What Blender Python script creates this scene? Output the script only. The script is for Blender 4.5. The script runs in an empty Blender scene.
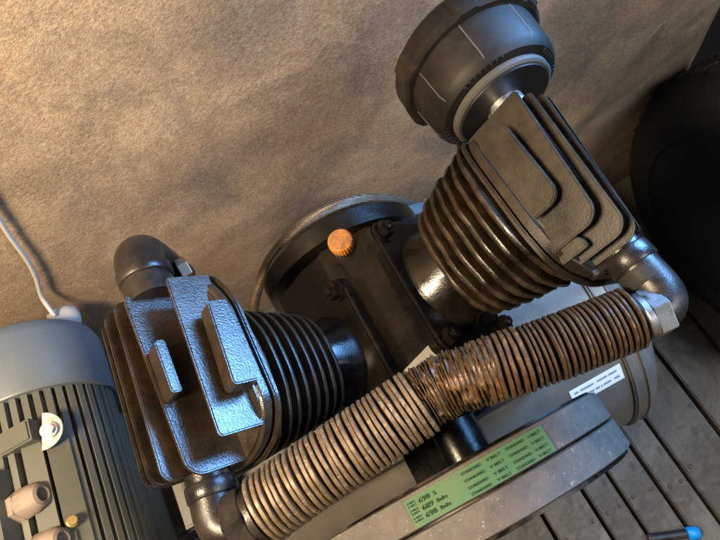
import bpy, bmesh, math, random
from mathutils import Vector, Matrix, noise

# ------------------------------------------------------------------ camera, light, exposure
S = bpy.context.scene
COL = S.collection
random.seed(7)
cam_d = bpy.data.cameras.new('camera'); cam = bpy.data.objects.new('camera', cam_d); COL.objects.link(cam)
CZ = 0.605
rt = Vector((0.87115, -0.45133, -0.19337)); dn = Vector((-0.49101, -0.80075, -0.34308)); fw = Vector((0.0, 0.39382, -0.91919))
up = -dn; bk = -fw
cam.matrix_world = Matrix(((rt.x, up.x, bk.x, 0), (rt.y, up.y, bk.y, 0), (rt.z, up.z, bk.z, CZ), (0, 0, 0, 1)))
cam_d.sensor_width = 36; cam_d.lens = 27.05; cam_d.clip_start = 0.01; cam_d.clip_end = 50
cam_d.dof.use_dof = True; cam_d.dof.focus_distance = 0.46; cam_d.dof.aperture_fstop = 20
S.camera = cam

W = bpy.data.worlds.new('World'); S.world = W; W.use_nodes = True
W.node_tree.nodes['Background'].inputs[0].default_value = (0.62, 0.66, 0.75, 1)
W.node_tree.nodes['Background'].inputs[1].default_value = 0.05
S.view_settings.view_transform = 'Standard'; S.view_settings.look = 'None'
S.view_settings.exposure = 0.0; S.view_settings.gamma = 1.0

def area(name, loc, target, sx, sy, power, color):
    l = bpy.data.lights.new(name, 'AREA'); l.shape = 'RECTANGLE'; l.size = sx; l.size_y = sy
    l.energy = power; l.color = color
    o = bpy.data.objects.new(name, l); COL.objects.link(o); o.location = loc
    o.rotation_euler = (Vector(target) - Vector(loc)).to_track_quat('-Z', 'Y').to_euler()
    return o
wl = area('window_light', (0.66, 0.35, 0.50), (0.02, -0.02, 0.12), 0.50, 0.40, 17.0, (0.18, 0.47, 1.0)); wl.data.spread = math.radians(110)
area('cool_fill_light', (1.15, -0.75, 1.25), (0.3, 0.3, -0.3), 0.45, 0.7, 24.0, (0.88, 0.94, 1.0))  # added cool fill, brightens the right part of the wall
bulb = bpy.data.lights.new('lamp_light', 'POINT'); bulb.energy = 96.0; bulb.color = (1.0, 0.77, 0.50); bulb.shadow_soft_size = 0.11
bo = bpy.data.objects.new('lamp_light', bulb); COL.objects.link(bo); bo.location = (-0.47, 0.06, 0.88)

# ------------------------------------------------------------------ helpers
def link(name, me, mat=None, parent=None):
    o = bpy.data.objects.new(name, me); COL.objects.link(o)
    if mat and not me.materials: me.materials.append(mat)
    if parent: o.parent = parent
    return o
def mesh(bm, smooth=None):
    me = bpy.data.meshes.new('m'); bmesh.ops.recalc_face_normals(bm, faces=bm.faces[:]); bm.to_mesh(me); bm.free()
    if smooth is not None:
        for p in me.polygons: p.use_smooth = True
        me.set_sharp_from_angle(angle=math.radians(smooth))
    return me
def obj(name, bm, mat, parent=None, smooth=35):
    return link(name, mesh(bm, smooth), mat, parent)
def tag(o, label, cat, group=None, kind=None):
    if label: o['label'] = label
    if cat: o['category'] = cat
    if group: o['group'] = group
    if kind: o['kind'] = kind
    return o
def empty(name, loc=(0, 0, 0)):
    o = bpy.data.objects.new(name, None); COL.objects.link(o); o.location = loc; o.empty_display_size = .02
    return o
def basis(zdir, xhint=(0, 1, 0)):
    z = Vector(zdir).normalized(); x = Vector(xhint); x = (x - z * x.dot(z))
    if x.length < 1e-5: x = Vector((1, 0, 0)) - z * z.x
    x.normalize(); y = z.cross(x)
    return Matrix(((x.x, y.x, z.x), (x.y, y.y, z.y), (x.z, y.z, z.z)))
def lathe(bm, prof, origin, zdir, seg=48, xhint=(0, 1, 0), rfun=None, cap=True):
    """prof: list of (radius, height) revolved round zdir"""
    M = basis(zdir, xhint); O = Vector(origin); rings = []
    for r, h in prof:
        ring = []
        for i in range(seg):
            a = 2 * math.pi * i / seg
            k = rfun(a, r, h) if rfun else 1.0
            ring.append(bm.verts.new(O + M @ Vector((r * k * math.cos(a), r * k * math.sin(a), h))))
        rings.append(ring)
    for A, B in zip(rings, rings[1:]):
        for i in range(seg):
            bm.faces.new((A[i], A[(i + 1) % seg], B[(i + 1) % seg], B[i]))
    if cap:
        bm.faces.new(rings[0][::-1]); bm.faces.new(rings[-1])
    return bm
def tube(bm, pts, r, seg=20, cap=True, rf=None):
    pts = [Vector(p) for p in pts]; rings = []; nrm = None
    for i, p in enumerate(pts):
        t = (pts[min(i + 1, len(pts) - 1)] - pts[max(i - 1, 0)]).normalized()
        if nrm is None:
            nrm = t.orthogonal().normalized()
        nrm = (nrm - t * nrm.dot(t)).normalized(); b = t.cross(nrm)
        rr = rf(i / (len(pts) - 1)) if rf else r
        rings.append([bm.verts.new(p + (nrm * math.cos(2 * math.pi * k / seg) + b * math.sin(2 * math.pi * k / seg)) * rr) for k in range(seg)])
    for A, B in zip(rings, rings[1:]):
        for k in range(seg): bm.faces.new((A[k], A[(k + 1) % seg], B[(k + 1) % seg], B[k]))
    if cap: bm.faces.new(rings[0][::-1]); bm.faces.new(rings[-1])
    return bm
def spline(cp, n=60):
    cp = [Vector(p) for p in cp]; out = []
    P = [cp[0] * 2 - cp[1]] + cp + [cp[-1] * 2 - cp[-2]]
    m = len(cp) - 1
    for i in range(m):
        a, b, c, d = P[i:i + 4]
        for k in range(n // m):
            t = k / (n // m)
            out.append(.5 * ((2 * b) + (c - a) * t + (2 * a - 5 * b + 4 * c - d) * t * t + (3 * b - a - 3 * c + d) * t ** 3))
    out.append(cp[-1]); return out
def rrect(x0, x1, y0, y1, r, n=5):
    """rounded rectangle; r a number or four radii (x0y0, x1y0, x1y1, x0y1)"""
    rr = r if isinstance(r, (tuple, list)) else (r,) * 4
    pts = []
    for (cx, cy, a0), q in zip(((x0, y0, 180), (x1, y0, 270), (x1, y1, 0), (x0, y1, 90)), rr):
        ccx = cx + q if cx == x0 else cx - q; ccy = cy + q if cy == y0 else cy - q
        for k in range(n + 1):
            a = math.radians(a0 + 90 * k / n); pts.append((ccx + q * math.cos(a), ccy + q * math.sin(a)))
    return pts
def plate(bm, pts, O, ex, ey, ez, t0, t1, bev=0.0012, seg=2):
    """outline pts in (ex, ey) extruded along ez from t0 to t1, edges of both rims rounded"""
    O, ex, ey, ez = Vector(O), Vector(ex), Vector(ey), Vector(ez)
    cx = sum(p[0] for p in pts) / len(pts); cy = sum(p[1] for p in pts) / len(pts)
    tmp = bmesh.new()
    a = [tmp.verts.new(O + ex * p[0] + ey * p[1] + ez * t0) for p in pts]
    b = [tmp.verts.new(O + ex * p[0] + ey * p[1] + ez * t1) for p in pts]
    n = len(pts)
    for i in range(n): tmp.faces.new((a[i], a[(i + 1) % n], b[(i + 1) % n], b[i]))
    f0 = tmp.faces.new(a[::-1]); f1 = tmp.faces.new(b)
    bmesh.ops.recalc_face_normals(tmp, faces=tmp.faces[:])
    if bev:
        bmesh.ops.bevel(tmp, geom=list(f0.edges) + list(f1.edges), offset=bev, segments=seg, affect='EDGES', clamp_overlap=True)
    m = bpy.data.meshes.new('t'); tmp.to_mesh(m); tmp.free(); bm.from_mesh(m); bpy.data.meshes.remove(m)
    return bm
def box(bm, x0, x1, y0, y1, z0, z1, bev=0.002, seg=2):
    return plate(bm, [(x0, y0), (x1, y0), (x1, y1), (x0, y1)], (0, 0, 0), (1, 0, 0), (0, 1, 0), (0, 0, 1), z0, z1, bev, seg)
def hexa(bm, O, zdir, r, h, seg=6, bev=.0008, xhint=(0, 1, 0)):
    M = basis(zdir, xhint)
    pts = [(r * math.cos(2 * math.pi * (i + .5) / seg), r * math.sin(2 * math.pi * (i + .5) / seg)) for i in range(seg)]
    return plate(bm, pts, O, M.col[0], M.col[1], M.col[2], 0, h, bev)

# ------------------------------------------------------------------ materials
class NT:
    def __init__(s, name):
        s.m = bpy.data.materials.new(name); s.m.use_nodes = True; s.t = s.m.node_tree
        s.b = s.t.nodes['Principled BSDF']; s.co = s.n('ShaderNodeTexCoord').outputs['Object']
    def n(s, k, **kw):
        x = s.t.nodes.new(k)
        for a, v in kw.items(): setattr(x, a, v)
        return x
    def l(s, a, b): s.t.links.new(a, b)
    def noise(s, scale, detail=6, rough=.6, dist=0, vec=None, stretch=None):
        x = s.n('ShaderNodeTexNoise'); x.inputs['Scale'].default_value = scale; x.inputs['Detail'].default_value = detail
        x.inputs['Roughness'].default_value = rough; x.inputs['Distortion'].default_value = dist
        v = vec or s.co
        if stretch:
            mp = s.n('ShaderNodeMapping'); mp.inputs['Scale'].default_value = stretch; s.l(v, mp.inputs[0]); v = mp.outputs[0]
        s.l(v, x.inputs['Vector']); return x.outputs['Fac']
    def ramp(s, fac, stops):
        x = s.n('ShaderNodeValToRGB'); e = x.color_ramp.elements
        while len(e) > 1: e.remove(e[-1])
        for i, (p, c) in enumerate(stops):
            q = e[0] if i == 0 else e.new(p)
            q.position = p; q.color = (c, c, c, 1) if not isinstance(c, tuple) else (*c, 1)
        s.l(fac, x.inputs[0]); return x.outputs[0]
    def mix(s, fac, a, b, mode='MIX'):
        x = s.n('ShaderNodeMix', data_type='RGBA', blend_type=mode)
        for i, v in ((0, fac), (6, a), (7, b)):
            if hasattr(v, 'is_linked') or hasattr(v, 'links'): s.l(v, x.inputs[i])
            elif isinstance(v, tuple): x.inputs[i].default_value = (*v, 1)
            else: x.inputs[i].default_value = v
        return x.outputs[2]
    def bump(s, h, strength=.3, dist=.001, prev=None):
        x = s.n('ShaderNodeBump'); x.inputs['Strength'].default_value = strength; x.inputs['Distance'].default_value = dist
        s.l(h, x.inputs['Height'])
        if prev: s.l(prev, x.inputs['Normal'])
        return x.outputs['Normal']
    def done(s, color=None, rough=None, metal=None, normal=None, spec=None, coat=None):
        for k, v in (('Base Color', color), ('Roughness', rough), ('Metallic', metal), ('Normal', normal), ('Specular IOR Level', spec), ('Coat Weight', coat)):
            if v is None: continue
            if hasattr(v, 'links'): s.l(v, s.b.inputs[k])
            else: s.b.inputs[k].default_value = (*v, 1) if isinstance(v, tuple) else v
        return s.m

def cast_paint(name, base, dust, amount, rough0, rough1, grain=.35, spec=.35):
    """oily glossy paint over cast iron with patchy brown dust"""
    t = NT(name)
    big = t.noise(22, 8, .65); fine = t.noise(620, 3, .55); mid = t.noise(75, 5, .6, .4)
    d = t.ramp(big, [(.5 - amount * .3, 0.0), (.78 - amount * .3, 1.0)])
    d2 = t.mix(1.0, d, t.ramp(mid, [(.3, .35), (.7, 1.0)]), 'MULTIPLY')
    col = t.mix(d2, base, t.mix(fine, tuple(c * .75 for c in dust), tuple(c * 1.3 for c in dust)))
    speck = t.ramp(t.noise(420, 2, .5), [(.70, 0.0), (.76, 1.0)])
    col = t.mix(t.mix(.35, (0, 0, 0), speck), col, tuple(min(1, c * 2.4) for c in dust))
    ro = t.mix(d2, (rough0,) * 3, (rough1,) * 3)
    ro = t.mix(.2, ro, mid)
    n = t.bump(fine, grain, .0006); n = t.bump(mid, .16, .0014, n)
    return t.done(col, ro, None, n, spec)
M_black = cast_paint('oily_black_cast_iron', (.0028, .0024, .0021), (.010, .0065, .004), .2, .14, .34, .2, .36)
M_head_dusty = cast_paint('dusty_black_head', (.005, .0042, .0032), (.024, .0165, .0098), .65, .30, .5, .15, .3)
M_head_glossy = cast_paint('glossy_black_head', (.009, .0068, .005), (.036, .021, .0105), .45, .20, .34, .5, 1.0)
M_fin_dusty = cast_paint('dusty_cylinder_fin', (.0045, .0036, .0028), (.050, .032, .017), .45, .16, .6, .3, .32)
M_fin_dark = cast_paint('dark_cylinder_fin', (.008, .006, .0045), (.040, .025, .013), .6, .26, .5, .3)
M_elbow = cast_paint('black_fitting', (.007, .0065, .0065), (.030, .022, .015), .35, .22, .5, .3)

def rusty(name, a, b, c, rough=.5, metal=.25):
    t = NT(name)
    big = t.noise(28, 8, .7, .5); fine = t.noise(300, 5, .65); mid = t.noise(95, 6, .7, .6)
    col = t.mix(t.ramp(big, [(.38, 0.0), (.62, 1.0)]), a, b)
    col = t.mix(t.ramp(mid, [(.55, 0.0), (.66, 1.0)]), col, c)
    col = t.mix(.55, col, t.ramp(fine, [(.25, .25), (.75, 1.0)]), 'MULTIPLY')
    n = t.bump(fine, .45, .0006)
    return t.done(col, t.ramp(mid, [(.3, rough - .18), (.7, rough + .2)]), metal, n)
M_fin_tan = rusty('dusty_tan_fin', (.21, .135, .066), (.125, .078, .038), (.32, .22, .12), .5, .3)
M_fin_rust = rusty('rusty_orange_fin', (.13, .068, .026), (.06, .034, .017), (.27, .115, .032), .45, .3)
M_fin_oily = rusty('oily_brown_fin', (.10, .062, .034), (.055, .034, .019), (.18, .10, .045), .34, .35)
M_crust = rusty('rust_crust', (.15, .085, .036), (.055, .031, .015), (.30, .14, .042), .36, .3)
M_tube = rusty('rusty_tube', (.10, .055, .025), (.04, .024, .012), (.20, .1, .035), .45, .4)

def metal(name, col, rough, grime=(.08, .06, .04), g=.4):
    t = NT(name); k = t.noise(70, 6, .65); f = t.noise(500, 3)
    c = t.mix(t.ramp(k, [(.55 - .2 * g, 0.0), (.8 - .1 * g, 1.0)]), col, grime)
    return t.done(c, t.ramp(k, [(.3, rough), (.8, min(1, rough + .3))]), t.ramp(k, [(.45, 1.0), (.75, .5)]), t.bump(f, .2, .0003))
M_steel = metal('dull_steel', (.24, .235, .23), .3)
M_zinc = metal('zinc_plated_steel', (.70, .71, .72), .25, (.22, .2, .17), .2)
M_darksteel = metal('dark_steel', (.10, .10, .11), .32)
M_brass = metal('brass', (.62, .45, .17), .3)
M_rim = metal('black_flywheel_iron', (.02, .02, .022), .3, (.05, .035, .02), .6)

def painted(name, col, rough, dust=(.22, .17, .11), amt=.35, grain=.1, spec=.5):
    t = NT(name); k = t.noise(14, 8, .7); f = t.noise(260, 4)
    sc = t.ramp(t.noise(60, 8, .75, .8), [(.62, 0.0), (.72, 1.0)])
    c = t.mix(t.mix(amt, (0, 0, 0), t.ramp(k, [(.4, 0.0), (.75, 1.0)])), col, dust)
    c = t.mix(t.mix(.3, (0, 0, 0), sc), c, tuple(x * .45 for x in col))
    return t.done(c, t.ramp(k, [(.3, rough), (.75, min(1, rough + .25))]), None, t.bump(f, grain, .0005), spec)
M_tank = painted('pale_grey_tank_paint', (.115, .103, .09), .22, (.28, .23, .17), .4)
M_motor = painted('grey_motor_paint', (.078, .084, .072), .34, (.11, .088, .056), .5)
M_cowl = painted('blue_grey_cowl_paint', (.085, .105, .118), .32, (.13, .12, .10), .35)
M_filter = painted('black_filter_plastic', (.007, .006, .0055), .42, (.042, .030, .019), .6, .1, .20)
M_filter_ring = painted('grey_filter_flange', (.06, .055, .05), .5, (.09, .07, .05), .5, .1, .3)
M_gland = painted('pink_beige_plastic', (.27, .215, .18), .55, (.12, .09, .065), .8)
M_dark = NT('dark_hole').done((.004, .004, .004), .6)
M_plate = painted('pale_plate', (.16, .158, .155), .45, (.3, .25, .2), .4)
M_ringblue = painted('grey_blue_shroud', (.055, .068, .075), .5, (.08, .06, .04), .5)
M_white = painted('white_plastic', (.30, .285, .26), .5, (.4, .33, .25), .3)
M_wire = painted('grey_wire_sheath', (.40, .39, .37), .5, (.25, .2, .15), .5)
M_sticker = painted('white_sticker', (.72, .76, .78), .4, (.5, .45, .38), .2)
M_ink = NT('dark_print').done((.010, .028, .014), .8, None, None, .1)
M_inkblue = NT('blue_grey_print').done((.16, .22, .30), .6)
M_blue = NT('bright_blue_plastic').done((.005, .30, .75), .35)
M_blackplastic = painted('black_plastic', (.012, .012, .013), .4)

t = NT('amber_oil_cap')
k = t.noise(60, 6, .6); g = t.noise(160, 4)
M_cap = t.done(t.mix(t.ramp(k, [(.42, 0.0), (.6, 1.0)]), (.62, .24, .015), (.28, .10, .02)), .35, None, t.bump(g, .4, .0008))
t.b.inputs['Subsurface Weight'].default_value = .15; t.b.inputs['Subsurface Radius'].default_value = (.004, .002, .001)
t = NT('grimy_cap_top')
k = t.noise(110, 6, .7)
M_captop = t.done(t.mix(t.ramp(k, [(.4, 0.0), (.62, 1.0)]), (.16, .085, .045), (.40, .17, .03)), .5, None, t.bump(k, .6, .001))

t = NT('dusty_belt_rubber')
k = t.noise(45, 8, .7); g = t.noise(380, 4); fl = t.ramp(t.noise(210, 6, .7), [(.60, 0.0), (.70, 1.0)])
c = t.mix(t.ramp(k, [(.3, 0.0), (.7, 1.0)]), (.026, .023, .021), (.082, .062, .045))
c = t.mix(t.mix(.55, (0, 0, 0), fl), c, (.30, .26, .20))
M_belt = t.done(c, .62, None, t.bump(g, .5, .0008))
t = NT('green_label')
k = t.noise(50, 8, .7); g = t.noise(250, 6, .7)
c = t.mix(t.ramp(k, [(.35, 0.0), (.7, 1.0)]), (.026, .100, .038), (.055, .098, .032))
c = t.mix(t.ramp(g, [(.54, 0.0), (.68, .75)]), c, (.07, .06, .035))
M_green = t.done(c, .7, None, t.bump(g, .2, .0004))

t = NT('braided_steel_hose')
wv = t.n('ShaderNodeTexWave', wave_type='BANDS', bands_direction='DIAGONAL'); wv.inputs['Scale'].default_value = 190; wv.inputs['Distortion'].default_value = 1.5
t.l(t.co, wv.inputs[0])
k = t.noise(50, 6)
c = t.mix(wv.outputs['Fac'], (.09, .068, .048), (.34, .27, .20)); c = t.mix(t.ramp(k, [(.4, 0.0), (.7, .7)]), c, (.10, .07, .045))
M_hose = t.done(c, .42, .65, t.bump(wv.outputs['Fac'], .7, .0008))

t = NT('brown_felt_wall')
mpv = t.n('ShaderNodeMapping'); mpv.inputs['Rotation'].default_value = (0, math.radians(18), 0); t.l(t.co, mpv.inputs[0]); V = mpv.outputs[0]
f1 = t.noise(300, 6, .6, .5, V, (.7, 1, 1.1)); f2 = t.noise(620, 5, .6, .4, V, (.7, 1, 1.1)); b1 = t.noise(4.5, 6, .55, .4); b2 = t.noise(14, 8, .68, .6, V, (.6, 1, 1)); f3 = t.noise(1100, 3, .6)
c = t.mix(t.ramp(b1, [(.34, 0.0), (.66, 1.0)]), (.315, .220, .142), (.405, .300, .200))
c = t.mix(t.ramp(b2, [(.36, .7), (.60, 0.0)]), c, (.165, .125, .092))
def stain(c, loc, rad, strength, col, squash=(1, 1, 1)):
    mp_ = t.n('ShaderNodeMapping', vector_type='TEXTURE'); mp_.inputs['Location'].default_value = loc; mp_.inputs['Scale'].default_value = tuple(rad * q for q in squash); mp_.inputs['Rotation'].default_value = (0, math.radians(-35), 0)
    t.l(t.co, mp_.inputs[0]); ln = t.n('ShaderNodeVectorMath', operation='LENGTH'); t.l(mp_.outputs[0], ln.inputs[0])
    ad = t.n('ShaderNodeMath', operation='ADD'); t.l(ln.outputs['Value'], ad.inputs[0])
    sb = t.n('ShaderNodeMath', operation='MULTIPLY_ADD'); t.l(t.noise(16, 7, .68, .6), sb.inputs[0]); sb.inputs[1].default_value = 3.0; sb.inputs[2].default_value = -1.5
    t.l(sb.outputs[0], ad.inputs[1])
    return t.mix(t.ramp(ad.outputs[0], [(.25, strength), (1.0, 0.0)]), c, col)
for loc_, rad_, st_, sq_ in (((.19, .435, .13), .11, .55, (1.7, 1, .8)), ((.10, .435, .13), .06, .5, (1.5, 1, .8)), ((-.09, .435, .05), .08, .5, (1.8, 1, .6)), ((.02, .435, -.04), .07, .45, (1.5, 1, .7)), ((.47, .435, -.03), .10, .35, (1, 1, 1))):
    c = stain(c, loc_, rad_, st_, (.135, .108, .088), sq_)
c = stain(c, (-.115, .435, .27), .0055, .9, (.62, .55, .44)); c = stain(c, (-.125, .435, .335), .006, .8, (.07, .05, .035), (2.2, 1, .7)); c = stain(c, (.605, .435, -.155), .010, .8, (.52, .47, .36), (2.4, 1, .6))
c = t.mix(t.ramp(t.noise(6.5, 7, .62, .9), [(.50, 0.0), (.72, .75)]), c, (.15, .125, .105))
c = t.mix(.6, c, t.ramp(f1, [(.30, .42), (.68, 1.25)]), 'MULTIPLY')
c = t.mix(.55, c, t.ramp(f2, [(.30, .40), (.70, 1.35)]), 'MULTIPLY')
c = t.mix(t.ramp(t.noise(34, 3, .6, .8), [(.755, 0.0), (.775, .8)]), c, (.50, .45, .36))
n = t.bump(f1, .55, .0011); n = t.bump(f2, .7, .0009, n); n = t.bump(f3, .5, .0005, n)
M_wall = t.done(c, .62, None, n, .4)

t = NT('weathered_grey_plank')
rnd = t.n('ShaderNodeObjectInfo').outputs['Random']
mp = t.n('ShaderNodeMapping'); mp.inputs['Scale'].default_value = (1, .06, 1); t.l(t.co, mp.inputs[0])
gr = t.noise(120, 8, .7, .6, mp.outputs[0]); bl = t.noise(9, 7, .65); st = t.noise(26, 6, .7)
c = t.mix(gr, (.10, .088, .070), (.31, .27, .215)); c = t.mix(t.ramp(bl, [(.4, 0.0), (.7, .8)]), c, (.19, .15, .105))
c = t.mix(t.ramp(st, [(.54, 0.0), (.70, .85)]), c, (.035, .03, .026))
c = t.mix(t.ramp(t.noise(7, 8, .7, 1.0), [(.42, .7), (.58, 0.0)]), c, (.075, .058, .04))
c = t.mix(t.ramp(t.noise(150, 3, .5), [(.70, 0.0), (.74, .7)]), c, (.02, .017, .014))
hs = t.n('ShaderNodeHueSaturation'); mr = t.n('ShaderNodeMapRange'); mr.inputs[3].default_value = .7; mr.inputs[4].default_value = 1.2
t.l(rnd, mr.inputs[0]); t.l(mr.outputs[0], hs.inputs['Value']); t.l(c, hs.inputs['Color'])
M_plank = t.done(hs.outputs[0], .72, None, t.bump(gr, .5, .002))
M_joist = NT('dark_underfloor_and_recess').done((.015, .012, .01), .9)
t = NT('tyre_rubber'); k = t.noise(40, 6)
M_tyre = t.done(t.mix(k, (.003, .003, .003), (.007, .0065, .006)), .75, None, t.bump(t.noise(200), .3, .001))

# ------------------------------------------------------------------ setting: wall, floor
WY = .44; FZ = -.76; WX = .80
bm = bmesh.new()
NX, NZ = 230, 190
def wall_pt(u, v):
    """u runs along the wall and round its right-hand corner, v goes up"""
    L1 = 1.9; rc = .07; arc = rc * math.pi / 2; L2 = .6; s = u * (L1 + arc + L2)
    z = FZ - .01 + v * 2.2
    if s < L1: x, y, nx, ny = WX - rc - L1 + s, WY, 0, -1
    elif s < L1 + arc:
        a = (s - L1) / rc; x, y, nx, ny = WX - rc + rc * math.sin(a), WY + rc - rc * math.cos(a), math.sin(a), -math.cos(a)
    else: x, y, nx, ny = WX, WY + rc + s - L1 - arc, 1, 0
    p = Vector((x, y, z))
    d = .004 * noise.fractal(p * 2.6, 1.0, 2.0, 2) + .0006 * noise.fractal(Vector((x * 22, y * 22, z * 30)), 1.0, 2.0, 3)
    fold = math.exp(-((x - .56 - .45 * (z + .15)) / .045) ** 2) * .016 * max(0, min(1, (.25 - abs(z + .22)) / .2))
    d += fold
    return Vector((x + nx * d, y + ny * d, z))
V = [[bm.verts.new(wall_pt(i / NX, j / NZ)) for i in range(NX + 1)] for j in range(NZ + 1)]
for j in range(NZ):
    for i in range(NX): bm.faces.new((V[j][i], V[j][i + 1], V[j + 1][i + 1], V[j + 1][i]))
wall = obj('wall', bm, M_wall, None, 180); wall['kind'] = 'structure'
sm = wall.modifiers.new('thick', 'SOLIDIFY'); sm.thickness = .02; sm.offset = 1 if False else -1
bm = bmesh.new(); box(bm, .83, 2.6, .62, .66, FZ - .02, 1.4, .004)
wb = obj('recess_shade_panel', bm, M_joist); wb['kind'] = 'structure'  # near-black panel behind the corner, the shade there put into its colour

bm = bmesh.new(); box(bm, -1.3, 2.4, -1.4, 1.2, FZ - .09, FZ - .05, .002)
floor = obj('floor', bm, M_joist); floor['kind'] = 'structure'
edges = [-.92, -.80, -.67, -.55, -.42, -.29, -.17, -.04, .085, .190, .257, .335, .397, .512, .63, .75, .86, .98, 1.10, 1.22, 1.34]
for a, b in zip(edges, edges[1:]):
    bm = bmesh.new(); g = .0048
    dz = random.uniform(-.002, .002)
    box(bm, -(b - a) / 2 + g, (b - a) / 2 - g, -1.2, 1.03, -.045, 0, .003, 2)
    o = obj('plank', bm, M_plank, floor); o.location = ((a + b) / 2, 0, FZ + dz)
    for yy in (-.62, -.21, .19):
        for sx in (-1, 1):
            nb = bmesh.new(); lathe(nb, [(.0042, -.002), (.0042, .0006), (.003, .0012), (.0004, .0012)], (0, 0, 0), (0, 0, 1), 12)
            q = obj('nail', nb, M_tube, o); q.location = (sx * ((b - a) / 2 - .018), yy + random.uniform(-.01, .01), .0002)

# ------------------------------------------------------------------ air tank
TY, TZ, TR = .19, -.39, .24
SX = .27
bm = bmesh.new()
prof = [(.0005, -1.36), (.10, -1.345), (.18, -1.31), (.222, -1.265), (.238, -1.22), (TR, -1.19), (TR, SX)]
lathe(bm, prof, (0, TY, TZ), (1, 0, 0), 96, (0, 0, 1))
tank = obj('air_tank', bm, M_tank, None, 40)
tag(tank, 'pale grey painted cylindrical air tank lying under the pump and belts', 'air tank')
bm = bmesh.new()
prof = [(.232, SX - .012), (.2435, SX - .010), (.2435, SX + .012), (.2405, SX + .014)]
for k in range(1, 15):
    a = math.radians(90 * k / 14); prof.append((max(.0005, .2395 * math.cos(a) ** .85), SX + .014 + .075 * math.sin(a)))
lathe(bm, prof, (0, TY, TZ), (1, 0, 0), 96, (0, 0, 1))
obj('end_dome', bm, M_tank, tank, 40)
bm = bmesh.new()
for dx in (-.006, .0135):
    tube(bm, [(SX + dx, TY + .2435 * math.sin(a), TZ + .2435 * math.cos(a)) for a in [math.radians(3 * q) for q in range(121)]], .0022, 8, False)
obj('weld_seam', bm, M_tank, tank, 60)
def on_tank(x, ang, r=TR):
    a = math.radians(ang); return Vector((x, TY + r * math.sin(a), TZ + r * math.cos(a)))
def tank_patch(name, x0, x1, a0, a1, r, mat, parent, n=8):
    bm = bmesh.new()
    lo = [[bm.verts.new(on_tank(x, a0 + (a1 - a0) * i / n, rr)) for i in range(n + 1)] for x in (x0, x1) for rr in (r,)]
    for i in range(n): bm.faces.new((lo[0][i], lo[0][i + 1], lo[1][i + 1], lo[1][i]))
    return obj(name, bm, mat, parent)
st = tank_patch('label_sticker', .172, .2535, -48.2, -41.7, TR + .0006, M_sticker, tank)
bm = bmesh.new(); rs = random.Random(3)
for row, ang in enumerate((-43.6, -46.2)):
    x = .178
    while x < .246:
        w = rs.choice((.0012, .0018, .0022))
        if rs.random() > .16:
            pts = [on_tank(xx, aa, TR + .0010) for xx, aa in ((x, ang - .42), (x + w, ang - .42), (x + w, ang + .42), (x, ang + .42))]
            bm.faces.new([bm.verts.new(p) for p in pts])
        x += w + .0007
obj('fine_print', bm, M_inkblue, st)
bm = bmesh.new(); box(bm, -.29, .13, .055, .28, TZ + TR - .040, TZ + TR + .022, .004)  # pump mount, widened leftwards so its black stands in for shade on the tank
obj('mounting_platform', bm, M_blackplastic, tank)
bm = bmesh.new(); box(bm, -.56, -.34, .10, .38, TZ + TR - .03, -.086, .004)
obj('mounting_platform', bm, M_blackplastic, tank)

# ------------------------------------------------------------------ compressor pump
pump = empty('compressor_pump', (0, .16, TZ + TR + .02))
PO = Vector(pump.location)
tag(pump, 'oily black cast iron twin cylinder V compressor pump with rusty finned cross tube', 'compressor')
def part(name, bm, mat, smooth=35, parent=None, label=None):
    me = mesh(bm, smooth)
    o = link(name, me, mat, parent or pump)
    if not parent: o.location = -PO
    if label: o['label'] = label
    return o
TILT = {1: (math.radians(50), .05), -1: (math.radians(40), .01)}     # a right-angled V, leaning a little; apex heights

# crankcase
bm = bmesh.new()
prof = [(-.105, -.13), (.105, -.13), (.112, -.02), (.098, .040), (.040, .082), (.032, .090), (-.032, .090), (-.040, .082), (-.098, .040), (-.112, -.02)]
plate(bm, prof, (0, 0, 0), (1, 0, 0), (0, 0, 1), (0, 1, 0), .065, .265, .008, 3)
case = part('crankcase', bm, M_black)
bm = bmesh.new()
lathe(bm, [(.098, 0), (.10, .006), (.10, .022), (.112, .030), (.114, .052), (.108, .060), (.06, .066), (.001, .066)], (-.012, .262, -.062), (0, 1, 0), 56, (0, 0, 1))
part('rear_cover', bm, M_black)
bm = bmesh.new()
lathe(bm, [(.095, .0), (.128, .0), (.130, .003), (.130, .016), (.125, .018), (.095, .018)], (.045, .318, -.178), (0, 1, 0), 56, (0, 0, 1))
part('rear_shroud', bm, M_ringblue, label='grey blue round shroud behind the crankcase')
bm = bmesh.new(); box(bm, -.056, .002, -.012, .075, -.05, .022, .004)
lathe(bm, [(.045, -.0), (.045, .02), (.03, .024), (.03, .09)], (0, .075, 0), (0, -1, 0), 32)
part('crankshaft_nose', bm, M_black)
# ridge ribs along the crankcase top
for x in (-.018, .020):
    bm = bmesh.new(); plate(bm, rrect(.082, .240, .080, .0965, (.004, .004, .008, .008)), (x, 0, 0), (0, 1, 0), (0, 0, 1), (1, 0, 0), -.0035, .0035, .002)
    part('casting_ridge', bm, M_black)
bm = bmesh.new()
lathe(bm, [(.022, 0), (.022, .004), (.018, .008), (.0165, .02)], (-.003, .2545, .068), (0, .05, 1), 32); part('filler_neck', bm, M_black)
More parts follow.
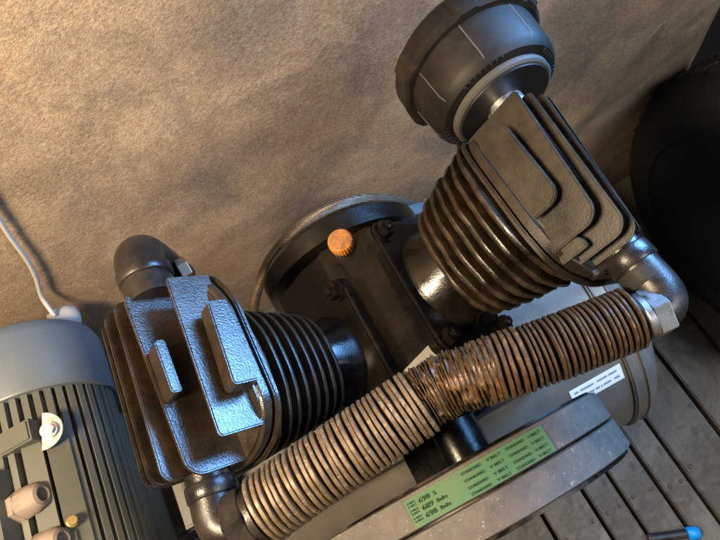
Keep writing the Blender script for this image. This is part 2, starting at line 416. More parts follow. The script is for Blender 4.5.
# knurled amber cap
bm = bmesh.new(); kn = lambda a, r, h: 1 + (.025 if r > .0132 else 0) * math.cos(a * 26)
lathe(bm, [(.0130, 0), (.0136, .001), (.0136, .0105), (.0126, .0122), (.0112, .0126)], (-.003, .2560, .0895), (0, .05, 1), 208, (1, 0, 0), kn)
cap = part('filler_cap', bm, M_cap, 40, label='amber yellow knurled oil filler cap')
bm = bmesh.new(); lathe(bm, [(.0114, .0118), (.0114, .0132), (.010, .0130), (.005, .0126), (.0005, .0132)], (-.003, .2560, .0895), (0, .05, 1), 40, (1, 0, 0))
part('cap_top', bm, M_captop, 50, cap)

def frame(side):
    a, z0 = TILT[side]; SA, CA = math.sin(a), math.cos(a)
    u = Vector((side * SA, 0, CA)); w = Vector((side * CA, 0, -SA)); y = Vector((0, 1, 0)); return u, w, y
def fin_mesh(R, th, sq, wob, seed, mat, seg=72):
    bm = bmesh.new(); rn = random.Random(seed); ph = rn.uniform(0, 6)
    def rf(a, r, h):
        k = (abs(math.cos(a)) ** sq + abs(math.sin(a)) ** sq) ** (-1 / sq)
        if r > R * .9: k *= 1 + wob * (noise.noise(Vector((math.cos(a) * 3.5 + ph, math.sin(a) * 3.5, seed))) + .5 * noise.noise(Vector((math.cos(a) * 9 + ph, math.sin(a) * 9, seed * 2.1))))
        return k
    e = th / 2
    lathe(bm, [(R * .6, -e * 1.15), (R * .965, -e), (R * .995, -e * .7), (R, -e * .3), (R, e * .3), (R * .995, e * .7), (R * .965, e), (R * .6, e * 1.15)], (0, 0, 0), (0, 0, 1), seg, (1, 0, 0), rf)
    me = mesh(bm, 50); me.materials.append(mat); return me
def cylinder(side, R0, R1, Ls, th, mat, wob, yc, sq, fu, fh, flat):
    u, w, y = frame(side); O = Vector((0, yc, TILT[side][1]))
    bm = bmesh.new()
    lathe(bm, [(R0 * .60, fu), (R0 * .60, Ls[-1] + .015)], O, u, 48)
    lathe(bm, [(R0 * .95, fu + .014), (R0 * .93, fu + .020), (R0 * .84, fu + .027), (R0 * .80, fu + .045), (R0 * .60, fu + .047)], O, u, 48, (0, 1, 0), lambda a, r, h: 1 - (1 - flat) * .8 * abs(math.sin(a)) if r > R0 * .61 else 1, cap=False)
    c = part('cylinder', bm, M_black)
    M = basis(u).to_4x4()
    for i, L in enumerate(Ls):
        f = i / (len(Ls) - 1); R = R0 + (R1 - R0) * f ** .8
        me = fin_mesh(R, th, sq, wob, i * 3 + (11 if side > 0 else 40), mat)
        o = link('cooling_fin', me, None, c)
        o.matrix_local = Matrix.Translation(O + u * L) @ M @ Matrix.Rotation(random.uniform(-.014, .014), 4, 'X') @ Matrix.Diagonal((1, flat, 1, 1))
    bm = bmesh.new(); h, hw = fh
    plate(bm, rrect(-h, h, -hw, hw, .014), O, y, w, u, fu, fu + .014, .003, 3)
    fl = part('base_flange', bm, M_black)
    for sy in (-1, 1):
        for sw in (-1, 1):
            b = bmesh.new(); Q = O + y * (sy * (h - .013)) + w * (sw * (hw - .012)) + u * (fu + .014)
            lathe(b, [(.0115, 0), (.0115, .002)], Q, u, 24); hexa(b, Q + u * .002, u, .0088, .008); lathe(b, [(.0045, .008), (.0045, .013), (.0035, .014)], Q, u, 16)
            part('flange_bolt', b, M_black, 30, fl)
    return c
n = 7; Lr = [.118 + (.191 - .118) * k / (n - 1) for k in range(n)]
cylinder(1, .060, .0765, Lr, .0058, M_fin_dusty, .040, .163, 2.4, .070, (.073, .056), .72)
n = 8; Ll = [.133 + (.212 - .133) * k / (n - 1) for k in range(n)]
cylinder(-1, .051, .0665, Ll, .0042, M_fin_dark, .010, .149, 2.25, .084, (.068, .054), .72)

HB = {1: .2135, -1: .2320}      # height of each head's deck along its cylinder axis
def head(side, ribs, outline, mat, label):
    u, w, y = frame(side); O = Vector((0, 0, TILT[side][1])); UB = HB[side]
    bm = bmesh.new()
    cx = sum(p[0] for p in outline) / len(outline); cy = sum(p[1] for p in outline) / len(outline)
    inner = [(cx + (a - cx) * .97, cy + (b - cy) * .97) for a, b in outline]
    def rnd(pts, k=.2, n=5):     # soften the corners of the outline
        out = []
        for q in range(len(pts)):
            a, b, c = (Vector((*pts[(q + e) % len(pts)], 0)) for e in (-1, 0, 1))
            la, lc = min(.012, (a - b).length * .45), min(.012, (c - b).length * .45)
            P = b + (a - b).normalized() * la; Q = b + (c - b).normalized() * lc
            for h in range(n + 1):
                t = h / n; v = P * (1 - t) ** 2 + b * 2 * t * (1 - t) + Q * t * t; out.append((v.x, v.y))
        return out
    plate(bm, rnd(outline), O, y, w, u, UB - .017, UB - .0125, .0012)
    plate(bm, rnd(inner), O, y, w, u, UB - .0120, UB, .003, 3)
    hd = part('cylinder_head', bm, mat, 35, None, label)
    for (wc, ya, yb, ub, u0, u1, th, r0, r1) in ribs:
        bm = bmesh.new()
        pts = rrect(ya, yb, ub or UB - .008, max(u0, u1), (.002, .002, r1, r0), 7)
        um = max(u0, u1)
        pts = [(a, b if b < (ub or UB - .008) + .003 else b - (um - (u0 + (u1 - u0) * (a - ya) / (yb - ya)))) for a, b in pts]
        plate(bm, pts, O, y, u, w, wc - th / 2, wc + th / 2, .0011, 2)
        part('head_rib', bm, mat, 40, hd)
    return hd, u, w, y
# (w, y front, y back, -, u top at the front, u top at the back, thickness, front and back corner radius)
rr_ = [(-.0545, .127, .202, .2145, .2410, .2405, .0055, .012, .008), (-.042, .102, .220, 0, .2490, .2590, .0045, .013, .003), (-.032, .133, .222, 0, .2510, .2560, .0030, .006, .002), (-.026, .087, .219, 0, .2550, .2625, .0045, .013, .004),
       (-.010, .083, .218, 0, .2545, .2655, .0042, .012, .004), (.005, .081, .221, 0, .2505, .2640, .004, .012, .004), (.020, .081, .224, 0, .2470, .2600, .004, .012, .004), (.036, .082, .226, 0, .242, .253, .004, .012, .006), (.052, .083, .228, 0, .235, .245, .004, .012, .006)]
outR = [(.128, -.050), (.098, -.044), (.080, -.026), (.073, .0), (.073, .072), (.232, .072), (.230, 0), (.226, -.03), (.224, -.044), (.205, -.050)]
hR, uR, wR, yv = head(1, rr_, outR, M_head_dusty, 'dusty brown cylinder head carrying the air filter')
AR = Vector((0, 0, TILT[1][1])); AL_ = Vector((0, 0, TILT[-1][1]))
bm = bmesh.new(); plate(bm, rrect(.092, .104, .205, .228, (.002, .002, .008, .002), 7), AR, yv, uR, wR, -.040, -.034, .001)
part('boss', bm, M_head_dusty, 40, hR)
bm = bmesh.new(); tube(bm, [AR + yv * .0795 + uR * a + wR * b for a, b in ((.207, -.012), (.212, -.006), (.225, -.003), (.240, .0), (.246, .002))], .0046, 14)
part('front_rim', bm, M_head_dusty, 60, hR)
rl_ = [(-.0535, .1255, .1965, .2325, .2545, .2490, .0160, .004, .003), (-.037, .099, .236, 0, .2665, .2615, .0045, .004, .003), (0.0, .087, .247, 0, .2785, .2825, .0050, .014, .010),
       (.020, .093, .253, 0, .2890, .2835, .0045, .012, .010), (.038, .097, .254, 0, .2910, .2865, .0045, .012, .010), (.052, .100, .254, 0, .290, .285, .0045, .012, .010), (.066, .102, .254, 0, .278, .275, .0045, .012, .010)]
outL = [(.108, -.052), (.088, -.032), (.081, 0), (.090, .078), (.258, .078), (.254, .03), (.250, -.0), (.240, -.034), (.205, -.052)]
hL, uL, wL, yv = head(-1, rl_, outL, M_head_glossy, 'glossy black cylinder head with cool sheen on its ribs')
bm = bmesh.new(); plate(bm, rrect(.146, .191, .2705, .279, (.002, .002, .004, .003), 6), AL_, yv, uL, wL, -.0205, -.0025, .001)
part('boss', bm, M_head_glossy, 40, hL)

# outlet elbows + hex nuts
def elbow(path, r, name='elbow', collars=()):
    bm = bmesh.new(); tube(bm, path, r, 28)
    for q, d, rr, hh in collars: lathe(bm, [(rr * .96, 0), (rr, .001), (rr, hh - .001), (rr * .96, hh)], q, d, 32)
    return part(name, bm, M_elbow, 50)
def corner(a, b, c, rad, n=12):
    a, b, c = Vector(a), Vector(b), Vector(c); d1 = (a - b).normalized(); d2 = (c - b).normalized()
    P = b + d1 * rad; Q = b + d2 * rad; out = [a]
    for k in range(n + 1):
        t = k / n; out.append(P * (1 - t) ** 2 + b * 2 * t * (1 - t) + Q * t * t)
    out.append(c); return out
ZI = .194
eR = elbow(corner((.180, .092, ZI), (.184, .030, ZI), (.150, .040, ZI), .020), .0165, collars=[((.1805, .082, ZI), (.06, -1, 0), .0185, .014)])
bm = bmesh.new()
for k in range(9): lathe(bm, [(.0160, 0), (.0172, .0006), (.0160, .0012)], (.1805, .066 - k * .0014, ZI), (.06, -1, 0), 32, cap=False)
part('thread', bm, M_steel, 40, None)
bm = bmesh.new(); hexa(bm, (.176, .0335, ZI), (-1, .08, 0), .0195, .013); lathe(bm, [(.0185, .013), (.0185, .017), (.017, .019)], (.176, .0335, ZI), (-1, .08, 0), 32); part('hex_nut', bm, M_steel, 30)
eL = elbow(corner((-.178, .092, ZI), (-.184, .046, ZI), (-.150, .047, ZI), .020), .0175, collars=[((-.1785, .085, ZI), (-.1, -1, 0), .0195, .012)])
bm = bmesh.new(); hexa(bm, (-.172, .046, ZI), (1, .08, 0), .0255, .016); lathe(bm, [(.0215, .016), (.0215, .021)], (-.172, .046, ZI), (1, .08, 0), 32); part('hex_nut', bm, M_elbow, 30)
# rear elbow on the glossy head
elbow(corner((-.166, .240, .205), (-.168, .297, .205), (-.172, .300, .120), .030), .0215, 'rear_elbow', [((-.166, .272, .205), (0, -1, 0), .0235, .012)])
bm = bmesh.new(); hexa(bm, (-.150, .278, .165), (.8, .1, -.2), .012, .010); part('hex_nut', bm, M_steel, 30)

# finned cross tube (intercooler), bent in the middle
axis = spline([(-.160, .0465, ZI), (-.110, .052, ZI), (-.055, .0565, ZI - .002), (.0, .0615, ZI - .004), (.030, .0585, ZI - .002), (.09, .047, ZI), (.172, .0355, ZI)], 120)
bm = bmesh.new(); tube(bm, axis, .0150, 24)
inter = part('finned_tube', bm, M_tube, 60, None, 'bent rusty finned cross tube joining the two cylinder heads')
acc = [0]
for a, b in zip(axis, axis[1:]): acc.append(acc[-1] + (b - a).length)
def on_axis(s):
    for i in range(len(axis) - 1):
        if acc[i + 1] >= s: break
    t = (s - acc[i]) / (acc[i + 1] - acc[i]); p = axis[i].lerp(axis[i + 1], t); return p, (axis[i + 1] - axis[i]).normalized()
def ifin(R, th, seed, wob, mat):
    bm = bmesh.new()
    def rf(a, r, h):
        k = 1.0
        if r > R * .8: k += wob * (noise.noise(Vector((math.cos(a) * 2.2, math.sin(a) * 2.2, seed * 1.7))) + .6 * noise.noise(Vector((math.cos(a) * 8, math.sin(a) * 8, seed * 3.1))))
        return k
    e = th / 2
    lathe(bm, [(.0140, -e * 1.1), (R * .965, -e), (R, -e * .66), (R, e * .66), (R * .965, e), (.0140, e * 1.1)], (0, 0, 0), (0, 0, 1), 56, (1, 0, 0), rf)
    # warp: the sheet is never flat
    for v in bm.verts:
        q = (v.co.x ** 2 + v.co.y ** 2) ** .5 / R
        v.co.z += wob * .012 * q * noise.noise(Vector((v.co.x * 90, v.co.y * 90, seed)))
    me = mesh(bm, 50); me.materials.append(mat); return me
tan_m = [ifin(.0260, .0033, i, .028, M_fin_tan) for i in range(8)]
rust_m = [ifin(.0246, .0032, 20 + i, .05, M_fin_rust) for i in range(6)]
crush_m = [ifin(.0243, .0009, 40 + i, .035, M_tube) for i in range(9)]
oily_m = [ifin(.0240, .0021, 60 + i, .012, M_fin_oily) for i in range(8)]
rn = random.Random(5); s = .014; total = acc[-1]; i = 0
while s < total - .016:
    f = s / total
    p, d = on_axis(s)
    wild = math.exp(-((f - .54) / .075) ** 2) * .6
    if f < .46: me = tan_m[i % 8]; step = .0046 + rn.uniform(-.0003, .0004)
    elif f < .60: me = crush_m[i % 9]; step = rn.uniform(.0038, .0068)
    elif f < .70: me = rust_m[i % 6]; step = .0050
    else: me = oily_m[i % 8]; step = .0041 + rn.uniform(-.0003, .0003)
    o = link('fin', me, None, inter)
    tilt = Vector((0, rn.uniform(-1, 1), rn.uniform(-1, 1))) * (.035 + .10 * wild)
    o.matrix_local = Matrix.Translation(p) @ basis(d + tilt, (0, 0, 1)).to_4x4() @ Matrix.Rotation(rn.uniform(0, 6.28), 4, 'Z') @ Matrix.Scale(1 - .06 * wild * rn.random() - .04 * max(0, f - .8) / .2, 4)
    s += step; i += 1
# the stretch where the fins are crushed into a lumpy crust
bm = bmesh.new(); ring0 = []
for k in range(61):
    p, d = on_axis(total * (.435 + .205 * k / 60)); Mx = basis(d, (0, 0, 1)); ring = []
    for q in range(48):
        a = 2 * math.pi * q / 48; dirv = Mx @ Vector((math.cos(a), math.sin(a), 0)); P = p + dirv * .02
        r_ = .0222 + .0032 * noise.fractal(P * 130, 1.0, 2.0, 4) + .0012 * math.sin(k * 2.1 + 1.2 * math.sin(a * 2))
        r_ += .0012 * max(0, (k - 28) / 32)
        if k in (0, 60): r_ = .014
        ring.append(bm.verts.new(p + dirv * r_))
    if ring0:
        for q in range(48): bm.faces.new((ring0[q], ring0[(q + 1) % 48], ring[(q + 1) % 48], ring[q]))
    ring0 = ring
part('crushed_fins', bm, M_crust, 50, inter, 'rust orange crust where the fins are crushed')
# pale plate tucked behind the tube
bm = bmesh.new(); plate(bm, rrect(-.07, 0, 0, .030, .002), (.0235, .1150, .103), Vector((.958, .286, 0)).normalized(), Vector((.22, -.975, -.1)).normalized(), (0, -.1, 1), -.0008, .0008, .0003)
part('name_plate', bm, M_plate, 35, None, 'pale flat plate on the crankcase behind the finned tube')

# air filter
FX, FZc = .179, .199
flt = None
bm = bmesh.new()
lugs = lambda a, r, h: 1 + (.035 if r > .066 and (math.cos(a * 6 + .5) > .72) else 0)
lathe(bm, [(.046, .2485), (.0545, .2500), (.0580, .2545), (.0600, .260), (.0620, .290), (.0620, .293)], (FX, 0, FZc), (0, 1, 0), 96, (0, 0, 1), cap=True)
flt = part('air_filter', bm, M_filter, 35, None, 'round black plastic air filter with grey flange on the dusty head')
bm = bmesh.new()
lathe(bm, [(.060, .2915), (.0665, .292), (.0695, .2945), (.0695, .312), (.066, .317), (.03, .319), (.001, .319)], (FX, 0, FZc), (0, 1, 0), 144, (0, 0, 1), lugs)
part('filter_lid', bm, M_filter, 35, flt)
bm = bmesh.new()
lathe(bm, [(.030, .2425), (.0450, .2425), (.0470, .2440), (.0470, .2495)], (FX, 0, FZc), (0, 1, 0), 72, (0, 0, 1)); part('filter_flange', bm, M_filter_ring, 35, flt)
bm = bmesh.new(); lathe(bm, [(.002, .2412), (.0425, .2412), (.0432, .2430)], (FX, 0, FZc), (0, 1, 0), 64, (0, 0, 1)); part('flange_face', bm, M_filter, 35, flt)
bm = bmesh.new(); lathe(bm, [(.0145, .205), (.0145, .228), (.0170, .229), (.0170, .2425)], (FX, 0, FZc), (0, 1, 0), 40, (0, 0, 1)); part('inlet_stub', bm, M_zinc, 35, flt)
for k in range(8):     # thin mould seams on the drum
    a = 2 * math.pi * (k + .3) / 8; c_, s_ = math.cos(a), math.sin(a)
    bm = bmesh.new(); e1 = Vector((c_, 0, s_)); e2 = Vector((-s_, 0, c_))
    plate(bm, [(.2545, .0580), (.260, .0606), (.291, .0626), (.291, .058), (.260, .057)], (FX, 0, FZc), (0, 1, 0), e1, e2, -.0006, .0006, .0002)
    part('seam_rib', bm, M_filter_ring, 35, flt)
bm = bmesh.new()
for k in range(64):
    if (k // 8) % 2: continue
    a = 2 * math.pi * k / 64; e1 = Vector((math.cos(a), 0, math.sin(a))); e2 = Vector((-math.sin(a), 0, math.cos(a)))
    plate(bm, [(-.0022, -.0011), (.0022, -.0011), (.0022, .0011), (-.0022, .0011)], Vector((FX, .2493, FZc)) + e1 * .0515, e1, e2, (0, 1, 0), -.0003, .002, 0)
o = part('vent_slot', bm, M_dark, 35, flt); o['kind'] = 'stuff'

# flywheel
FR = .145; FYc = -.0175
fly_bm = bmesh.new()
lathe(fly_bm, [(.118, .030), (.1395, .030), (.1400, .028), (.1320, .0262), (.1320, .0030), (.1385, .0012), (.1385, -.0012), (.1320, -.0030), (.1320, -.0262), (.1400, -.028), (.1395, -.0315), (.118, -.0315)], (0, FYc, 0), (0, 1, 0), 120, (0, 0, 1), cap=False)
lathe(fly_bm, [(.118, -.0315), (.118, .030)], (0, FYc, 0), (0, 1, 0), 120, (0, 0, 1), cap=False)
fly = part('flywheel', fly_bm, M_rim, 35)
bm = bmesh.new(); lathe(bm, [(.034, -.03), (.036, -.028), (.036, .024), (.034, .026)], (0, FYc, 0), (0, 1, 0), 40); part('hub', bm, M_rim, 35, fly)
for k in range(5):
    a = 2 * math.pi * (k + .25) / 5; e1 = Vector((math.cos(a), 0, math.sin(a))); e2 = Vector((-math.sin(a), 0, math.cos(a)))
    bm = bmesh.new(); plate(bm, [(.034, -.016), (.120, -.022), (.120, .022), (.034, .016)], (0, FYc, 0), e1, e2, (0, 1, 0), -.012, .006, .003)
    part('spoke', bm, M_rim, 35, fly)

# ------------------------------------------------------------------ drive belts
MX, MZ, PR = -.436, 0.0, .060
def belt_path():
    R1, R2 = FR, PR; d = math.hypot(MX, MZ); phi = math.asin((R1 - R2) / d)
    pts = []
    a1 = math.pi / 2 + phi     # top tangent angle, belt runs left
    N = 90
    a = -a1
    for k in range(N + 1):
        q = -a1 + 2 * a1 * k / N; pts.append(Vector((R1 * math.cos(q), 0, R1 * math.sin(q))))
    A = pts[-1].copy(); B = Vector((MX + R2 * math.cos(a1), 0, MZ + R2 * math.sin(a1)))
    for k in range(1, 24): pts.append(A.lerp(B, k / 24))
    for k in range(31):
        q = a1 + (2 * math.pi - 2 * a1) * k / 30; pts.append(Vector((MX + R2 * math.cos(q), 0, MZ + R2 * math.sin(q))))
    A2, B2 = pts[-1].copy(), pts[0].copy()
    for k in range(1, 24): pts.append(A2.lerp(B2, k / 24))
    return pts
BP = belt_path()
def nrm_at(i):
    t = (BP[(i + 1) % len(BP)] - BP[i - 1]).normalized(); return Vector((t.z, 0, -t.x))
def belt(yc, half, label):
    bm = bmesh.new(); sec = [(-half, -.0025), (-half + .0012, 0), (half - .0012, 0), (half, -.0025), (half - .005, -.0145), (-half + .005, -.0145)]
    rings = []
    for i, p in enumerate(BP):
        n = nrm_at(i)
        wv = .0006 * noise.noise(p * 30 + Vector((0, yc * 90, 0)))
        rings.append([bm.verts.new(p + Vector((0, yc + a, 0)) + n * (b + wv)) for a, b in sec])
    for i in range(len(rings)):
        A, B = rings[i], rings[(i + 1) % len(rings)]
        for k in range(6): bm.faces.new((A[k], A[(k + 1) % 6], B[(k + 1) % 6], B[k]))
    o = obj('drive_belt', bm, M_belt, None, 30); tag(o, label, 'belt', 'belts round the flywheel'); return o
belt1 = belt(-.0035, .0135, 'dusty rubber drive belt with green printed label, next to the pump')
belt2 = belt(-.0320, .0135, 'dusty grey rubber drive belt without any label, on the outer flywheel groove')
# distance along the belt from the top of the flywheel towards its right side: angle for s>0, straight run for s<0
phi = math.asin((FR - PR) / abs(MX))
def on_belt(s, y, lift):
    q = math.pi / 2 - s / FR
    if q <= math.pi / 2 + phi:
        return Vector(((FR + lift) * math.cos(q), y, (FR + lift) * math.sin(q)))
    a1 = math.pi / 2 + phi; n = Vector((math.cos(a1), 0, math.sin(a1))); tg = Vector((-n.z, 0, n.x)); ex = -s - FR * phi
    return n * (FR + lift) + tg * ex + Vector((0, y, 0))
bm = bmesh.new(); y0, y1 = -.0158, .0062; n_ = 40; s0, s1 = -.062, .068
rows = [[bm.verts.new(on_belt(s0 + (s1 - s0) * i / n_, y, .0011)) for i in range(n_ + 1)] for y in (y0, y1)]
for i in range(n_): bm.faces.new((rows[0][i], rows[0][i + 1], rows[1][i + 1], rows[1][i]))
lab = obj('belt_label', bm, M_green, belt1, 60)
def belt_text(txt, s, y, size, rot=0, width=None):
    cu = bpy.data.curves.new('t', 'FONT'); cu.body = txt; cu.size = size; cu.resolution_u = 2; cu.offset = size * .012
    to = bpy.data.objects.new('t', cu); COL.objects.link(to)
    bpy.context.view_layer.update()
    me = bpy.data.meshes.new_from_object(to.evaluated_get(bpy.context.evaluated_depsgraph_get())); bpy.data.objects.remove(to)
    b = bmesh.new(); b.from_mesh(me); bpy.data.meshes.remove(me)
    mxw = max(v.co.x for v in b.verts); sx = (width / mxw) if width else 1.0
    for v in b.verts:
        x, yy = v.co.x * sx, v.co.y
        if rot: x, yy = -yy, x
        v.co = on_belt(s + x, y + yy, .0018)
    return obj('print', b, M_ink, lab, 30)
for r, y in enumerate((-.0006, -.0064, -.0122)):
    for q in range(2): belt_text('1401', -.0605, y + .0004 + q * .0024, .0021, 0, .0075)
    belt_text(('698', '689', '698')[r], -.0500, y, .0052, 0, .0105)
    belt_text(('S', 'Belts', 'Belts')[r], -.0365, y, .0042, 0, (.003, .0095, .0095)[r])
for y in (.0016, -.0040, -.0096, -.0145): belt_text('STANDARD', -.010, y, .0031, 0, .0175); belt_text('V BELT', .0125, y, .0031, 0, .0125); belt_text('STANDARD', .0300, y, .0031, 0, .0170); belt_text('V BELT', .0510, y, .0031, 0, .0125)

# ------------------------------------------------------------------ electric motor
motor = empty('electric_motor', (MX, .22, -.086)); MO = Vector(motor.location)
tag(motor, 'grey ribbed electric motor with blue grey fan cowl beside the glossy head', 'electric motor')
def mpart(name, bm, mat, smooth=35, parent=None, label=None):
    o = link(name, mesh(bm, smooth), mat, parent or motor)
    if not parent: o.location = -MO
    if label: o['label'] = label
    return o
MRad = .074
bm = bmesh.new(); lathe(bm, [(.05, .02), (MRad, .024), (MRad, .315), (.06, .316)], (MX, 0, MZ), (0, 1, 0), 72, (0, 0, 1)); body = mpart('body', bm, M_motor)
bm = bmesh.new(); lathe(bm, [(.0865, .296), (.0885, .297), (.0895, .300), (.0895, .372), (.084, .388), (.070, .397), (.0, .398)][:-1] + [(.001, .398)], (MX, 0, MZ), (0, 1, 0), 96, (0, 0, 1))
mpart('fan_cowl', bm, M_cowl, 40, None, 'smooth blue grey fan cowl')
for k in range(28):
    a = math.radians(-60 + k * 8.0); e1 = Vector((math.sin(a), 0, math.cos(a))); e2 = Vector((math.cos(a), 0, -math.sin(a)))
    if -38 < math.degrees(a) < -2: continue
    yb = .258 if 18 < math.degrees(a) < 50 else .030
    bm = bmesh.new(); plate(bm, [(MRad - .003, -.0040), (.0845, -.0033), (.0845, .0033), (MRad - .003, .0040)], (MX, 0, MZ), e1, e2, (0, 1, 0), yb, .309, .0004, 1)
    mpart('cooling_rib', bm, M_motor, 35, body)
# flat pads, terminal box, bracket, glands
bm = bmesh.new(); box(bm, MX - .075, MX + .012, .02, .222, MZ + .06, MZ + .110, .004); box(bm, MX - .07, MX + .007, .025, .217, MZ + .1105, MZ + .117, .003)
tb = mpart('terminal_box', bm, M_motor)
for ad, hw_, rr_t, ya_, yb_ in ((26, .0095, .0875, .03, .252), (42, .0110, .0865, .03, .252), (32, .012, .0895, .05, .135)):
    a = math.radians(ad); e1 = Vector((math.sin(a), 0, math.cos(a))); e2 = Vector((math.cos(a), 0, -math.sin(a)))
    bm = bmesh.new(); plate(bm, [(.07, -hw_), (rr_t, -hw_), (rr_t, hw_), (.07, hw_)], (MX, 0, MZ), e1, e2, (0, 1, 0), ya_, yb_, .0015)
    mpart('flat_pad', bm, M_motor, 35, body)
bm = bmesh.new(); box(bm, MX + .012, MX + .050, .236, .260, MZ + .06, MZ + .092, .002); mpart('lifting_lug', bm, M_motor)
bm = bmesh.new()
e = Vector((.80, 0, .6)).normalized()
pts = [(.020 * math.cos(math.radians(a)), .020 * math.sin(math.radians(a))) for a in range(0, 181, 12)]
plate(bm, pts, (MX + .054, .243, MZ + .078), Vector((.25, 1, 0)).normalized(), Vector((.75, -.15, -.4)).normalized(), Vector((.42, -.1, .9)).normalized(), 0, .0022, .0004)
mpart('bracket_tab', bm, M_zinc, 30, None, 'shiny half round zinc tab')
bm = bmesh.new(); Q = Vector((MX + .062, .241, MZ + .079)); lathe(bm, [(.0085, 0), (.0085, .0012)], Q, (.42, -.1, .9), 24); hexa(bm, Q + Vector((.42, -.1, .9)).normalized() * .0012, (.42, -.1, .9), .0062, .0055); mpart('bolt', bm, M_zinc, 30)
def gland(loc, d, sc=1):
    b = bmesh.new(); d = Vector(d).normalized(); L = Vector(loc) - d * .004
    lathe(b, [(.0165, 0), (.0170, .001), (.0170, .009)], L, d, 6); lathe(b, [(.0150, .009), (.0158, .011), (.0150, .024), (.0115, .032), (.0080, .0335), (.0068, .0325), (.0068, .020)], L, d, 24, (0, 1, 0), lambda a, r, h: 1 + (.03 * math.cos(6 * a) if r > .012 else 0))
    o = mpart('cable_gland', b, M_gland, 25, None, 'pinkish beige plastic cable gland')
    b = bmesh.new(); lathe(b, [(.006, .021), (.006, .0225)], L, d, 20); mpart('gland_hole', b, M_dark, 30, o)
gland((MX + .016, .181, MZ + .082), (1, -.05, .12)); gland((MX + .026, .130, MZ + .082), (1, -.05, .12))
bm = bmesh.new(); Q = Vector((MX + .056, .143, MZ + .069)); d = Vector((.62, 0, .78)); lathe(bm, [(.006, 0), (.006, .005), (.0045, .006), (.0045, .009)], Q, d, 24); mpart('earth_screw', bm, M_brass, 30)
bm = bmesh.new(); lathe(bm, [(.055, .0), (.060, .002), (.060, .005), (.050, .010), (.050, .048), (.060, .053), (.060, .056), (.050, .058)], (MX, -.046, MZ), (0, 1, 0), 48); mpart('pulley', bm, M_rim)
bm = bmesh.new(); lathe(bm, [(.012, 0), (.012, .05)], (MX, -.02, MZ), (0, 1, 0), 24); mpart('shaft', bm, M_steel)
for x in (-.06, .06):
    bm = bmesh.new(); box(bm, MX + x - .015, MX + x + .015, .08, .27, -.086, -.045, .003); mpart('foot', bm, M_motor)
bm = bmesh.new(); Q = Vector((-.305, .145, -.055)); lathe(bm, [(.014, 0), (.0145, .002), (.013, .008), (.008, .010), (.007, .006)], Q, (0, 0, 1), 24); box(bm, -.335, -.28, .10, .20, -.15, -.056, .003)
o = mpart('tension_bracket', bm, M_motor)

for (sx_, sy_, ad) in ((.0, .060, 26), (.0, .235, 42), (.0, .045, 42)):
    a = math.radians(ad); e1 = Vector((math.sin(a), 0, math.cos(a))); Q = Vector((MX, sy_, MZ)) + e1 * .0868
    bm = bmesh.new(); lathe(bm, [(.0042, 0), (.0042, .0022), (.003, .0032), (.0004, .0032)], Q, e1, 20); mpart('screw', bm, M_steel, 35)
# ------------------------------------------------------------------ hose, wire, plug
bm = bmesh.new()
tube(bm, spline([(-.19, .335, -.20), (-.165, .345, -.125), (-.122, .35, -.062), (-.079, .352, -.020), (-.026, .352, .004), (.031, .352, -.006), (.084, .352, -.056), (.118, .352, -.12), (.135, .345, -.20)], 96), .0078, 20)
hose = obj('braided_hose', bm, M_hose, None, 60); tag(hose, 'braided metal hose arching between the pump and the brown wall', 'hose')
bm = bmesh.new()
tube(bm, spline([(-.235, .41, .40), (-.262, .428, .27), (-.297, .429, .186), (-.312, .429, .152), (-.329, .429, .110), (-.348, .429, .073), (-.370, .426, .038), (-.372, .405, .02)], 84), .0028, 12)
wire = obj('electric_wire', bm, M_wire, None, 60); tag(wire, 'thin grey white wire hanging down the brown wall behind the motor', 'wire')
bm = bmesh.new()
lathe(bm, [(.004, -.020), (.012, -.018), (.0155, -.008), (.016, .006), (.012, .016), (.004, .019)], (-.372, .406, .000), (.8, .1, -.45), 24, (0, 1, 0), lambda a, r, h: 1 + .12 * math.cos(2 * a))
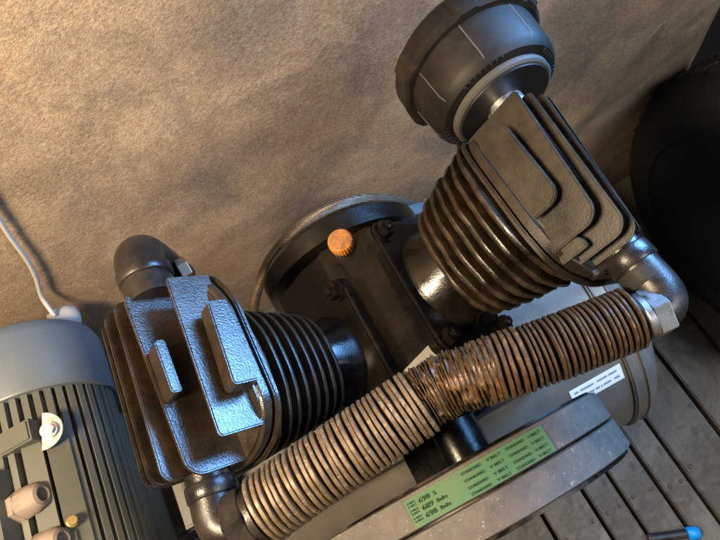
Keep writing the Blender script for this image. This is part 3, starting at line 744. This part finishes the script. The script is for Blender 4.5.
plug = obj('wire_plug', bm, M_white, None, 60); tag(plug, 'white plastic plug at the end of the wire behind the motor cowl', 'plug')

# ------------------------------------------------------------------ tyres in the dark corner, tool on the floor
def tyre(loc, label):
    r = empty('tyre', loc); tag(r, label, 'tyre', 'tyres standing in the dark corner')
    b = bmesh.new(); R = .31; prof = []
    for k in range(25):
        a = math.radians(-110 + 220 * k / 24); prof.append((.235 + .075 * math.cos(a) * (1 if abs(a) < 1.2 else .95), .092 * math.sin(a)))
    prof.append(prof[0]); lathe(b, prof, (0, 0, .092), (0, 0, 1), 72, cap=False); link('carcass', mesh(b, 40), M_tyre, r)
    b = bmesh.new(); lathe(b, [(.215, .0), (.205, .03), (.12, .045), (.10, .03), (.03, .028), (.001, .028)], (0, 0, .012), (0, 0, 1), 48); link('wheel_disc', mesh(b, 40), M_tyre, r)
    for k in range(48):
        a = 2 * math.pi * k / 48; e1 = Vector((math.cos(a), math.sin(a), 0)); e2 = Vector((-math.sin(a), math.cos(a), 0))
        for zz in (.058, .104):
            b = bmesh.new(); plate(b, [(-.013, -.018), (.013, -.014), (.013, .018), (-.013, .014)], e1 * .300 + Vector((0, 0, zz + .012)), e2, (0, 0, 1), e1, 0, .014, .002, 1)
            link('tread_block', mesh(b, 30), M_tyre, r)
    return r
for x, y, lb in ((.635, .13, 'black rubber tyre standing upright on the planks beside the wall corner'), (.85, .16, 'black rubber tyre standing behind the first one in the dark corner')):
    o = tyre((x, y, FZ + .318), lb); o.rotation_euler = (0, math.radians(90), math.radians(3))
tool = empty('hand_tool', (.30, -.30, FZ + .002)); tag(tool, 'black handled hand tool with bright blue tip lying on the planks', 'hand tool')
bm = bmesh.new(); tube(bm, [(-.05, .022, .010), (-.02, .012, .012), (.022, -.002, .012)], .009, 16); link('handle', mesh(bm, 50), M_blackplastic, tool)
bm = bmesh.new(); lathe(bm, [(.006, 0), (.0125, .002), (.0135, .010), (.0125, .022), (.008, .027), (.001, .028)], (.020, -.002, .013), (.95, -.3, 0), 28); link('blue_cap', mesh(bm, 50), M_blue, tool)
